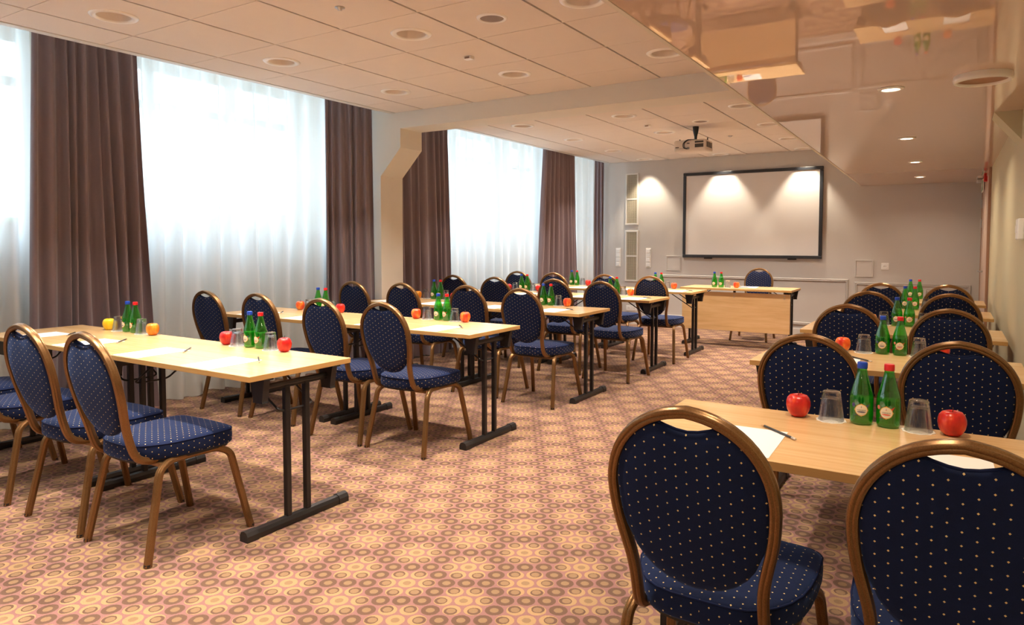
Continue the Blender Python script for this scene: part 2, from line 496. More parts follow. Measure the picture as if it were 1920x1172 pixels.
# tiled ceiling
def soff_x(y):
    P = [(-3, -.93), (3.25, -.945), (7.03, -.994), (9.83, -1.044), (YD, -1.055)]
    for (a, xa), (b, xb) in zip(P, P[1:]):
        if y <= b: return xa+(xb-xa)*(y-a)/(b-a)
    return P[-1][1]
LAMPS = [(-4.08, 2.2), (-2.866, 3.367), (-4.084, 3.381), (-2.869, 4.58), (-4.061, 4.564), (-1.694, 3.39), (-1.684, 4.62),
         (-2.866, 6.68), (-4.054, 6.639), (-4.054, 7.875), (-4.069, 9.116), (-2.88, 7.91), (-1.709, 6.77), (-1.721, 7.98), (-1.743, 9.2), (-2.89, 9.15),
         (-2.866, 2.19), (-1.69, 2.18), (-4.08, .98), (-2.866, .98), (-1.69, .98), (-4.08, -.22), (-2.866, -.22), (-1.69, -.22), (-4.08, -1.42), (-2.866, -1.42), (-1.69, -1.42)]  # out-of-frame lamps continuing the grid, added for their light
WASH = [(-4.07, 10.3), (-2.89, 10.3), (-1.76, 10.3)]
SPK = [(-2.269, 3.375), (-2.297, 7.40)]
holes = [(x, y, .092) for x, y in LAMPS+WASH]
xs = [XE+.02, -4.365]+[-4.365+.6*k for k in range(1, 6)]+[-.765]
yA = [YB]+[3.07+.6*k for k in range(-9, 4)]+[5.30]
yB_ = [5.63, 5.77]+[6.37+.6*k for k in range(0, 7)]+[YD]
bmt = new_bm()
def tile(bm, x0, x1, y0, y1):
    gx, gy = .008, .0025
    x0 += gx; x1 -= gx; y0 += gy; y1 -= gy
    hs = [h for h in holes if x0+h[2] < h[0] < x1-h[2] and y0+h[2] < h[1] < y1-h[2]]
    z0, z1 = H, H+.02
    if not hs:
        box(bm, x0, x1, y0, y1, z0, z1); return
    cx, cy, r = hs[0]; n = 32
    sq = []; ci = []
    for k in range(n):
        a = 2*PI*(k+.5)/n; c, s = math.cos(a), math.sin(a)
        ci.append((cx+r*c, cy+r*s))
        tx = ((x1-cx)/c if c > 0 else (x0-cx)/c); ty = ((y1-cy)/s if s > 0 else (y0-cy)/s)
        q = min(tx, ty); sq.append((cx+q*c, cy+q*s))
    corners = [(x1, y1), (x0, y1), (x0, y0), (x1, y0)]
    for z, up in ((z0, False), (z1, True)):
        A = [bm.verts.new((x, y, z)) for x, y in sq]; B = [bm.verts.new((x, y, z)) for x, y in ci]
        C = [bm.verts.new((x, y, z)) for x, y in corners]
        for k in range(n):
            k2 = (k+1) % n
            ax, ay = sq[k]; bx, by = sq[k2]
            corner = None
            if abs(ax-bx) > 1e-5 and abs(ay-by) > 1e-5:
                corner = min(range(4), key=lambda i: (corners[i][0]-(ax+bx)/2)**2+(corners[i][1]-(ay+by)/2)**2)
            vs = [A[k]]+([C[corner]] if corner is not None else [])+[A[k2], B[k2], B[k]]
            bm.faces.new(vs)
    for (ax, ay), (bx, by) in zip(corners, corners[1:]+corners[:1]):
        bm.faces.new([bm.verts.new(p) for p in ((ax, ay, z0), (bx, by, z0), (bx, by, z1), (ax, ay, z1))])
    # inner cylinder edge
    lo = [bm.verts.new((x, y, z0)) for x, y in ci]; hi = [bm.verts.new((x, y, z1)) for x, y in ci]
    for k in range(n): bm.faces.new((lo[k], lo[(k+1) % n], hi[(k+1) % n], hi[k]))
for Y in (yA, yB_):
    for a, b in zip(xs, xs[1:]):
        for c, d in zip(Y, Y[1:]):
            if d-c > .05: tile(bmt, a, b, c, d)
nt = len(bmt.faces)
# white bars above the joints, dark void over all
for y in [v for Y in (yA[1:-1], yB_[1:-1]) for v in Y]: box(bmt, XE+.02, -.765, y-.012, y+.012, H+.004, H+.016, 1)
struct(obj('ceiling', bmt, ['tile', 'tbar']), 'suspended ceiling of square beige tiles')
bm = new_bm(); box(bm, XE, -.77, YB, YD, H+.16, H+.18); struct(obj('ceiling_void', bm, 'void'))
# edge profile on the window side and recess upstand
bm = new_bm()
for y0, y1 in ((YB, 5.30), (5.63, YD)):
    box(bm, XE-.045, XE+.02, y0, y1, H-.004, H+.03, bev=.003); box(bm, XE-.02, XE, y0, y1, H+.03, 3.1)
struct(obj('trim_3', bm, 'trim_white'), 'white edge strip between tiles and curtain recess')
# beam and pillar with haunch
bm = new_bm(); box(bm, XW, -.80, 5.30, 5.63, 2.452, 3.1); struct(obj('beam', bm, 'wall_white'), 'grey white ceiling beam crossing the room')
bm = new_bm()
prism(bm, [(XW, 0), (-4.928, 0), (-4.928, 1.99), (-4.662, 2.262), (-4.662, 2.452), (XW, 2.452)], 'y', 5.30, 5.63)
struct(obj('pillar', bm, 'wall_white'), 'pale pillar with slanting haunch between the windows')
bm = new_bm(); prism(bm, [(XR+.01, 1.90), (XR+.01, ZS), (.19, ZS)], 'y', 4.98, 5.27)
struct(obj('pillar_haunch', bm, 'wall_side'), 'slanting cream haunch where right wall meets the glossy ceiling')
# glossy lowered ceiling
bm = new_bm()
pts = [(soff_x(y), y) for y in (YB, 0, 3.25, 5, 7.03, 8.5, 9.83, YD)]+[(XR, YD), (XR, YB)]
prism(bm, pts, 'z', ZS, ZS+.02)
struct(obj('ceiling_soffit', bm, 'stretch'), 'glossy tan stretch ceiling mirroring the tables')
bm = new_bm()
ysx = (YB, 0, 3.25, 5, 7.03, 8.5, 9.83, YD)
for a, b in zip(ysx, ysx[1:]):
    A = [(soff_x(a)-.006, a), (soff_x(b)-.006, b), (soff_x(b)+.012, b), (soff_x(a)+.012, a)]
    prism(bm, A, 'z', ZS-.003, 3.1)
struct(obj('ceiling_fascia', bm, 'wall_white'))

# ------------------------------------------------------------------ LAMPS
def area_light(name, x, y, z, r, power, col, spread=math.radians(150)):
    l = bpy.data.lights.new(name, 'AREA'); l.shape = 'DISK'; l.size = r*2; l.energy = power; l.color = col; l.spread = spread
    o = bpy.data.objects.new(name, l); COL.objects.link(o); o.location = (x, y, z); return o
WARM = (1.0, .90, .79)
P_LAMP = 9.8
def lamp_proto():
    t = thing('recessed_downlight', 'x', 'ceiling light')
    bm = new_bm(); lathe(bm, [(.090, .004), (.092, -.004), (.104, -.009), (.122, -.006), (.128, 0), (.128, .002), (.090, .004)], 40)
    obj('trim_ring', bm, 'lamp_ring', t, smooth=True)
    bm = new_bm(); lathe(bm, [(.090, .0), (.086, .03), (.080, .09), (.074, .12), (0, .12)], 40)
    obj('reflector', bm, 'lamp_cup', t, smooth=True)
    return register(t)
lp = lamp_proto()
ROWN = {0: 'nearest', 1: 'second', 2: 'third'}
def lamp_label(x, y, i):
    colm = 'window-side' if x < -3.6 else ('middle' if x < -2.3 else 'soffit-side')
    if y < 5.3:
        row = {4: 'just before the beam', 3: 'one tile row before the beam', 2: 'third lamp row before the beam', 1: 'fourth lamp row before the beam', 0: 'sixth lamp row before the beam, added out of frame', -1: 'seventh lamp row before the beam, added out of frame', -2:'eighth lamp row before the beam, added out of frame'}[int(math.floor(y+.001)) if y > -1 else -2]
        if y>3 and y<4: row = 'second lamp row before the beam'
    else:
        row = {6: 'first lamp row beyond the beam', 7: 'second lamp row beyond the beam', 8: 'second lamp row beyond the beam', 9: 'third lamp row beyond the beam', 10: 'against the far wall'}[int(y)]
    return 'round recessed downlight, %s, %s' % (colm, row)
for i, (x, y) in enumerate(LAMPS+WASH):
    t = lp if i == 0 else dup(lp)
    t.location = (x, y, H); t['label'] = lamp_label(x, y, i); t['group'] = 'recessed downlights in the tiled ceiling'
    if (x, y) in WASH:
        l = bpy.data.lights.new('wash', 'SPOT'); l.energy = 60; l.color = (1, .86, .66); l.spot_size = math.radians(78); l.spot_blend = .55; l.shadow_soft_size = .03
        o = bpy.data.objects.new('wash_spot', l); COL.objects.link(o); o.location = (x, y, H+.03)
    else:
        area_light('downlight', x, y, H+.055, .03, P_LAMP, WARM, math.radians(94))
# small lit downlights in the glossy ceiling
def soff_lamp():
    t = thing('soffit_downlight', 'x', 'ceiling light')
    bm = new_bm(); lathe(bm, [(.040, -.004), (.042, -.009), (.056, -.006), (.060, 0), (.040, 0)], 32); obj('trim_ring', bm, 'lamp_ring', t, smooth=True)
    bm = new_bm(); lathe(bm, [(.0405, 0), (.0405, -.005), (0, -.006)], 32); obj('lamp_face', bm, 'lit', t)
    return register(t)
sl = soff_lamp()
SOFF = [(-.275, 3.944), (-.298, 5.857), (-.311, 7.616), (-.331, 9.371), (-.27, 2.0), (-.27, .1), (-.27, -1.6)]
SN = ['nearest of the small lit downlights in the glossy ceiling', 'second small lit downlight in the glossy ceiling', 'third small lit downlight in the glossy ceiling',
      'farthest small lit downlight in the glossy ceiling, by the far wall']
for i, (x, y) in enumerate(SOFF[:]):
    t = sl if i == 0 else dup(sl)
    t.location = (x, y, ZS); t['label'] = SN[i] if i < 4 else 'small lit downlight in the glossy ceiling overhead, out of frame, place %d' % (i-3)
    t['group'] = 'small downlights in the glossy ceiling'
    area_light('soffit_light', x, y, ZS-.012, .035, 5, (1, .84, .64))
# protruding round ring fitting
t = thing('ring_light', 'large unlit round ring fitting on glossy ceiling by the right wall', 'ceiling light', (.1, 3.845, ZS))
bm = new_bm(); lathe(bm, [(.114, 0), (.117, -.016), (.114, -.030), (.106, -.034), (.100, -.028), (.098, -.022)], 48); obj('trim_ring', bm, 'lamp_ring', t, smooth=True)
bm = new_bm(); lathe(bm, [(.0985, -.022), (.092, -.008), (.07, -.003), (0, -.002)], 48); obj('reflector', bm, 'ring_cup', t, smooth=True)
# loudspeakers
def spk():
    t = thing('ceiling_speaker', 'x', 'speaker')
    bm = new_bm(); lathe(bm, [(.068, -.003), (.07, -.008), (.086, -.006), (.090, 0)], 40); obj('trim_ring', bm, 'lamp_ring', t, smooth=True)
    bm = new_bm(); lathe(bm, [(.069, -.003), (.04, -.006), (0, -.007)], 40); obj('speaker_grille', bm, 'grille', t, smooth=True)
    return register(t)
s0 = spk()
for i, (x, y) in enumerate(SPK):
    t = s0 if i == 0 else dup(s0); t.location = (x, y, H)
    t['label'] = ['round grey-grilled ceiling speaker nearer than the beam', 'round grey-grilled ceiling speaker beyond the beam, beside the projector'][i]
    t['group'] = 'round ceiling loudspeakers'
# detectors
for i, (x, y, w, lb) in enumerate([(-2.869, 3.98, .03, 'small white sensor box on the ceiling tiles nearer than the beam'), (-2.867, 7.33, .03, 'small white sensor box on the ceiling tiles beyond the beam')]):
    t = thing('ceiling_sensor', lb, 'sensor', (x, y, H))
    bm = new_bm(); box(bm, -.032, .032, -.022, .022, -.022, 0, bev=.004); obj('housing', bm, 'plastic_white', t)
    bm = new_bm(); box(bm, -.018, .018, -.026, -.0215, -.018, -.006); obj('lens', bm, 'grille', t)
t = thing('sprinkler_head', 'small round metal sprinkler on the nearest ceiling tiles', 'sprinkler', (-2.876, 2.781, H+.0005))
bm = new_bm(); lathe(bm, [(0, .014), (.01, .014), (.01, .001), (.028, .001), (.028, -.004), (.014, -.008), (.012, -.016), (0, -.018)], 24); obj('rosette', bm, 'steel', t, smooth=True)
t = thing('sprinkler_head', 'small round metal sprinkler on tiles right of the projector', 'sprinkler', (-2.304, 8.6, H))
bm = new_bm(); lathe(bm, [(0, .014), (.01, .014), (.01, .001), (.028, .001), (.028, -.004), (.014, -.008), (.012, -.016), (0, -.018)], 24); obj('rosette', bm, 'steel', t, smooth=True)

# ------------------------------------------------------------------ CURTAINS
def xc(y): return -5.43+(y-3.3)*.0845
def cloth(name, path, z0, z1, amp, nf, seed, mat, thick_top=.7, uvx=True, seg=9, hem=True, flare=.0, tuck=None):
    """path: function s in 0..1 -> (x, y, nx, ny); pleats as irregular waves"""
    rg = random.Random(seed); bm = new_bm(); n = nf*seg
    ph = [rg.uniform(0, 2*PI) for _ in range(4)]
    # irregular fold positions
    w = [rg.uniform(.6, 1.4) for _ in range(nf)]; tot = sum(w); cum = [0]
    for v in w: cum.append(cum[-1]+v/tot)
    A = [rg.uniform(.65, 1.15) for _ in range(nf)]
    nz = 26; rows = []
    for j in range(nz+1):
        u = j/nz; z = z1+(z0-z1)*u; row = []
        for k in range(nf):
            for i in range(seg):
                a = i/seg; s = cum[k]+(cum[k+1]-cum[k])*a
                row.append((s, k, a))
        row.append((1.0, nf-1, 1.0)); out = []
        for s, k, a in row:
            A1 = A[k]+(A[min(k+1, nf-1)]-A[k])*a
            sh = math.sin(2*PI*a+.5*math.sin(3*u+ph[0]+k))
            sh = math.copysign(abs(sh)**.75, sh)
            amp_u = amp*(thick_top+(1-thick_top)*min(1, u*1.6))
            low = .35*amp*math.sin(2*PI*s*nf*.37+ph[1])*u
            s2 = s+.25*math.sin(2*PI*s*2+ph[2]+u*2)/nf*u
            s2 = min(1, max(0, s2))
            x, y, nx, ny = path(s2, u)
            d = amp_u*A1*sh+low
            zz = z + (.012*math.sin(s*23+ph[3]) if j == nz else 0)
            out.append(bm.verts.new((x+nx*d, y+ny*d, max(zz, .004))))
        rows.append(out)
    for r0, r1 in zip(rows, rows[1:]):
        for k in range(len(r0)-1): bm.faces.new((r0[k], r0[k+1], r1[k+1], r1[k]))
    return obj(name, bm, mat, smooth=True)
def straight(y0t, y1t, y0b, y1b, off):
    def f(s, u):
        y = (y0t+(y1t-y0t)*s)*(1-u)+(y0b+(y1b-y0b)*s)*u
        return xc(y)+off, y, 1, -.0845
    return f
SH = [(-2.95, -.1, 'sheer white curtain behind the camera, out of frame'), (.15, 2.40, 'sheer white curtain at the far left edge, left of the first drape'), (3.0, 5.20, 'sheer white curtain between the first drape and the second, beside the pillar'),
      (5.70, 8.85, 'sheer white curtain beyond the pillar, between third and fourth drapes'), (9.3, 10.28, 'sheer white curtain nearest the far wall')]
for i, (a, b, lb) in enumerate(SH):
    o = cloth('sheer_curtain', straight(a, b, a, b, -.06), .012, 2.97, .056, max(6, int((b-a)*6)), 20+i, 'sheer', .9, seg=12)
    tag(o, lb, 'curtain', 'sheer curtains along the window wall')
DR = [(straight(2.37, 3.07, 2.27, 3.17, .07), 9, 'heavy taupe drape nearest the camera, behind the first table row'),
      (None, 6, 'heavy taupe drape just left of the pillar'),
      (straight(5.68, 6.60, 5.68, 6.70, .06), 8, 'heavy taupe drape just right of the pillar'),
      (straight(8.66, 9.46, 8.46, 9.58, .06), 8, 'heavy taupe drape between the two farthest sheer curtains'),
      (None, 3, 'narrow dark drape in the corner by the far wall'),
      (straight(-.35, .25, -.4, .3, .05), 8, 'heavy taupe drape behind the camera, out of frame')]
def d2(s, u):
    # swings out beside the pillar
    y = 4.88+(5.25-4.88)*s-(.03*u*(1-s)); x = -5.27+(.27+.03*u)*s; return x, y, .81, -.59
def d5(s, u):
    y = 10.36+.06*s; x = -4.98+.17*s; return x, y, .35, -.93
for i, (f, nf, lb) in enumerate(DR):
    if i == 1: f = d2
    if i == 4: f = d5
    o = cloth('drape', f, .012, 2.98, .050 if i not in (1, 4) else (.034 if i == 1 else .02), nf, 50+i, 'drape', .5, seg=12)
    tag(o, lb, 'curtain', 'taupe drapes along the window wall')
bm = new_bm(); sweep(bm, [(xc(YB), YB, 2.985), (xc(5.29), 5.29, 2.985)], circ(.012), (0, 0, 1)); box(bm, xc(3)-.01, xc(3)+.01, 2.99, 3.01, 2.985, 3.1)
o = obj('curtain_rail', bm, 'trim_white'); tag(o, 'white curtain rail hidden in the ceiling recess, nearer half', 'curtain rail')
bm = new_bm(); sweep(bm, [(xc(5.64), 5.64, 2.985), (xc(YD-.2), YD-.2, 2.985)], circ(.012), (0, 0, 1)); box(bm, xc(8)-.01, xc(8)+.01, 7.99, 8.01, 2.985, 3.1)
o = obj('curtain_rail', bm, 'trim_white'); tag(o, 'white curtain rail hidden in the ceiling recess, beyond the pillar', 'curtain rail')

# ------------------------------------------------------------------ FAR WALL THINGS
t = thing('whiteboard', 'large dark-framed white projection board on the far wall', 'whiteboard', (-2.519, YD, 1.732))
W2, H2 = .992, .645
bm = new_bm(); fw = .045
for a in ((-W2, W2, -.045, 0, H2-fw, H2), (-W2, W2, -.045, 0, -H2, -H2+fw), (-W2, -W2+fw, -.045, 0, -H2+fw, H2-fw), (W2-fw, W2, -.045, 0, -H2+fw, H2-fw)): box(bm, *a, bev=.006)
obj('frame', bm, 'screen_frame', t)
bm = new_bm(); box(bm, -W2+fw-.002, W2-fw+.002, -.03, -.004, -H2+fw-.002, H2-fw+.002); obj('board', bm, 'screen', t)
for x in (-.6, .6):
    bm = new_bm(); box(bm, x-.06, x+.06, -.035, -.005, -H2-.018, -H2+.002, bev=.004); obj('bracket', bm, 'black_plastic', t)
def vent(z0, z1, lb):
    t = thing('wall_vent', lb, 'vent', (-4.362, YD, z0), group='tall vent grilles left of the whiteboard'); w = .11; h = z1-z0
    bm = new_bm()
    f = .024
    for a in ((-w, w, 0, f), (-w, w, h-f, h)): box(bm, a[0], a[1], -.018, 0, a[2], a[3], bev=.003)
    for a in ((-w, -w+f), (w-f, w)): box(bm, a[0], a[1], -.018, 0, f, h-f, bev=.003)
    box(bm, -w+f, w-f, -.016, 0, h/2-.012, h/2+.012)
    obj('frame', bm, 'trim_white', t)
    bm = new_bm(); box(bm, -w+f, w-f, -.003, -.0005, f, h-f); obj('backing', bm, 'vent_back', t)
    bm = new_bm(); n = 10
    for k in range(n):
        x = -w+f+(2*w-2*f)*(k+.5)/n; box(bm, x-.0035, x+.0035, -.014, -.004, f, h-f)
    nz = 34
    for k in range(nz):
        z = f+(h-2*f)*(k+.5)/nz; box(bm, -w+f, w-f, -.010, -.005, z-.0025, z+.0025)
    obj('grille', bm, 'vent_bar', t)
vent(1.60, 2.425, 'upper tall vent grille on the far wall')
vent(.69, 1.507, 'lower tall vent grille on the far wall')
def gang(x, lb):
    t = thing('switch_strip', lb, 'switch', (x, YD, .92), group='four-gang switch and socket strips')
    bm = new_bm(); box(bm, -.043, .043, -.008, 0, 0, .305, bev=.003); obj('plate', bm, 'plastic_white', t)
    for k in range(4):
        bm = new_bm(); z = .012+k*.0715; box(bm, -.03, .03, -.016, -.006, z+.004, z+.062, bev=.004); obj('rocker', bm, 'plastic_white', t)
gang(-4.596, 'white four-gang switch strip left of the vent grilles')
gang(-4.078, 'white four-gang switch strip right of the vent grilles')
for x0, x1, z0, z1, lb in ((-3.782, -3.55, .877, 1.11, 'square access hatch left of and below the whiteboard'), (-1.108, -.885, .848, 1.079, 'square access hatch right of the whiteboard')):
    t = thing('access_hatch', lb, 'hatch', ((x0+x1)/2, YD, (z0+z1)/2), group='square access hatches on the far wall'); w = (x1-x0)/2; h = (z1-z0)/2
    bm = new_bm(); f = .014
    for a in ((-w, w, h-f, h), (-w, w, -h, -h+f), (-w, -w+f, -h+f, h-f), (w-f, w, -h+f, h-f)): box(bm, a[0], a[1], -.010, 0, a[2], a[3], bev=.002)
    obj('frame', bm, 'wall_far', t)
    bm = new_bm(); box(bm, -w+f+.003, w-f-.003, -.006, 0, -h+f+.003, h-f-.003); obj('cover', bm, 'wall_far', t)
def socket(x, z, n, lb):
    t = thing('wall_socket', lb, 'socket', (x, YD, z))
    bm = new_bm(); w = .045*n; box(bm, -w, w, -.008, 0, -.045, .045, bev=.004); obj('plate', bm, 'plastic_white', t)
    for k in range(n):
        cx = -w+.045+.09*k; bm = new_bm()
        lathe(bm, [(.03, 0), (.03, .004), (.024, .004), (.021, -.001), (0, -.001)], 28)
        bmesh.ops.rotate(bm, verts=bm.verts[:], cent=(0, 0, 0), matrix=Matrix.Rotation(PI/2, 3, 'X')); bmesh.ops.translate(bm, verts=bm.verts[:], vec=(cx, -.008, 0))
        f_ = obj('socket_face', bm, 'plastic_white', t, smooth=True)
        bm = new_bm()
        for dx in (-.009, .009): box(bm, cx+dx-.003, cx+dx+.003, -.0105, -.0095+.001, -.003, .003)
        obj('pin_hole', bm, 'proj_dark', f_)
socket(-.746, .997, 1, 'single white wall socket right of the right-hand access hatch')
socket(-4.36, .255, 2, 'double white wall socket low on the far wall under the vents')

# side wall: door, sign, alarm, thermostat
bm = new_bm(); ya, yb = 8.55, 10.40
box(bm, XR-.025, XR, ya, ya+.09, 0, ZS, bev=.004); box(bm, XR-.025, XR, yb-.05, yb, 0, ZS, bev=.004); box(bm, XR-.025, XR, ya+.09, yb-.05, ZS-.05, ZS)
dr = struct(obj('door_1', bm, 'door_frame'))
bm = new_bm(); box(bm, XR-.018, XR, ya+.09, yb-.05, .005, ZS-.052); obj('door_leaf', bm, 'door', dr)
bm = new_bm(); sweep(bm, fillet([(XR-.018, 9.62, .985), (XR-.06, 9.62, .985), (XR-.062, 9.75, .985)], .012), circ(.009), (0, 0, 1)); lathe(bm, [(.024, 0), (.024, .006), (0, .006)], 20, 0, 0, 0)
for v in bm.verts:
    pass
obj('door_handle', bm, 'steel', dr, smooth=True)
for z in (1.50, 1.74):
    bm = new_bm(); box(bm, XR-.035, XR-.018, yb-.075, yb-.045, z, z+.10, bev=.003); obj('hinge', bm, 'steel', dr)
t = thing('exit_sign', 'green and white exit sign on the side wall above the door', 'sign', (XR-.026, 9.95, 1.985))
bm = new_bm(); box(bm, -.012, 0, -.2, .2, -.07, .07, bev=.003); obj('sign_panel', bm, 'plastic_white', t)
bm = new_bm(); box(bm, -.0145, -.012, -.185, .185, -.058, .058); s_ = obj('sign_face', bm, 'green_sign', t)
bm = new_bm()   # running figure and arrow pictogram
box(bm, -.0165, -.0145, .05, .10, -.045, .045); prism(bm, [(-.15, 0), (-.09, .04), (-.09, .014), (-.01, .014), (-.01, -.014), (-.09, -.014), (-.09, -.04)], 'x', -.0165, -.0145)
obj('pictogram', bm, 'plastic_white', s_)
t = thing('fire_alarm', 'red fire alarm box high on the side wall under the glossy ceiling', 'alarm', (XR, 9.13, 2.02))
bm = new_bm(); box(bm, -.05, 0, -.05, .05, -.045, .045, bev=.008); obj('housing', bm, 'red', t)
bm = new_bm(); box(bm, -.016, 0, -.058, .058, -.052, .052, bev=.003); obj('base_plate', bm, 'black_plastic', t)
t = thing('emergency_light', 'white emergency light box above the green sign', 'light', (XR-.026, 10.2, 2.055))
bm = new_bm(); box(bm, -.06, 0, -.12, .12, -.012, .02, bev=.006); obj('housing', bm, 'plastic_white', t)
t = thing('thermostat', 'white thermostat box on the right wall at the picture edge', 'thermostat', (XR, 4.66, 1.392))
bm = new_bm(); box(bm, -.03, 0, -.075, .075, -.057, .057, bev=.006); obj('housing', bm, 'plastic_white', t)
bm = new_bm(); box(bm, -.033, -.030, .02, .05, -.02, .02, bev=.001); obj('dial', bm, 'plastic_white', t)

# projector
t = thing('projector', 'white ceiling projector on a black mount in front of the whiteboard', 'projector', (-2.48, 7.6, H))
bm = new_bm(); box(bm, -.18, .18, 0, .28, -.285, -.155, bev=.022, seg=3); obj('body', bm, 'proj_body', t, smooth=True, sharp=40)
bm = new_bm(); lathe(bm, [(.02, 0), (.034, 0), (.030, -.05), (.016, -.11), (.014, -.15), (.0, -.15)], 20, .03, .12)
box(bm, -.15, .17, .112, .128, -.158, -.150); box(bm, .06, .07, .0, .25, -.158, -.150)
for x, y in ((-.15, .12), (.165, .12)): box(bm, x-.004, x+.004, y-.008, y+.008, -.17, -.13)
obj('ceiling_mount', bm, 'black', t, smooth=True, sharp=40)
bm = new_bm()
for a in ((.06, .155, -.195, -.175), (.06, .155, -.245, -.205), (-.16, -.12, -.24, -.23), (-.03, .0, -.20, -.19), (-.03, .0, -.245, -.238), (-.03, .0, -.258, -.251)): box(bm, a[0], a[1], -.002, .001, a[2], a[3])
for k in range(5): box(bm, -.155+k*.018, -.149+k*.018, -.002, .001, -.252, -.246)
for k in range(8): box(bm, .178, .182, .03+k*.026, .045+k*.026, -.24, -.18)
obj('vent_slots', bm, 'proj_dark', t)
for dx in (0, .012):
    bm = new_bm(); sweep(bm, fillet([(.03+dx, .12, -.14), (-.02+dx, -.03, -.16), (-.06+dx, -.05, -.20), (-.06+dx, -.03, -.25), (-.03+dx, .0, -.255)], .05), circ(.005, 8), (1, 0, 0)); obj('cable', bm, 'black_plastic', t, smooth=True)
bm = new_bm(); lathe(bm, [(.032, 0), (.034, .02), (0, .02)], 24)
bmesh.ops.rotate(bm, verts=bm.verts[:], cent=(0, 0, 0), matrix=Matrix.Rotation(-PI/2, 3, 'X')); bmesh.ops.translate(bm, verts=bm.verts[:], vec=(-.08, .27, -.22)); obj('lens', bm, 'proj_dark', t, smooth=True)

# ------------------------------------------------------------------ CHAIR
def flute(w=.0128, d=.0160, n=24):
    out = []
    for k in range(n):
        a = 2*PI*k/n; c, s = math.cos(a), math.sin(a)
        e = 3.2; r = (abs(c)**e+abs(s)**e)**(-1/e)
        g = 1-.15*(1 if k % 4 == 2 else 0)
        out.append((w*c*r*g, d*s*r*g))
    return out
def yrec(z):   # recline of the back
    P = [(.40, .03), (.45, .002), (.50, -.012), (.60, -.038), (.76, -.074), (.96, -.112)]
    if z <= P[0][0]: return P[0][1]
    for (a, ya), (b, yb_) in zip(P, P[1:]):
        if z <= b: return ya+(yb_-ya)*(z-a)/(b-a)
    return P[-1][1]
def hw(z):     # centre-line half width of the back tube
    if z >= .760: return .186*math.sqrt(max(0, 1-((z-.760)/.188)**2))
    P = [(.44, .150), (.50, .150), (.545, .151), (.60, .162), (.65, .175), (.70, .183), (.760, .186)]
    for (a, xa), (b, xb) in zip(P, P[1:]):
        if z <= b:
            s = (z-a)/(b-a); return xa+(xb-xa)*s
    return .186
def back_path():
    L = []
    for y, z in ((.30, .402), (.12, .402), (.085, .402), (.055, .404), (.03, .412), (.014, .425), (.006, .44)): L.append((.152, y, z))
    z = .46
    while z < .755: L.append((hw(z), yrec(z), z)); z += .0183
    n = 14
    for k in range(n+1):
        a = (PI/2)*k/n; zz = .760+.188*math.sin(a); L.append((.186*math.cos(a), yrec(zz), zz))
    # light smoothing of the right side
    S = L[:]
    for _ in range(4):
        S = [S[0]]+[tuple((S[i-1][c]+2*S[i][c]+S[i+1][c])/4 for c in range(3)) for i in range(1, len(S)-1)]+[S[-1]]
    R = [(-x, y, z) for x, y, z in S[:-1]]
    return S+R[::-1]
def uv_planar(bm, fn):
    uvl = bm.loops.layers.uv.active
    for f in bm.faces:
        for l in f.loops: l[uvl].uv = fn(l.vert.co, f.normal)
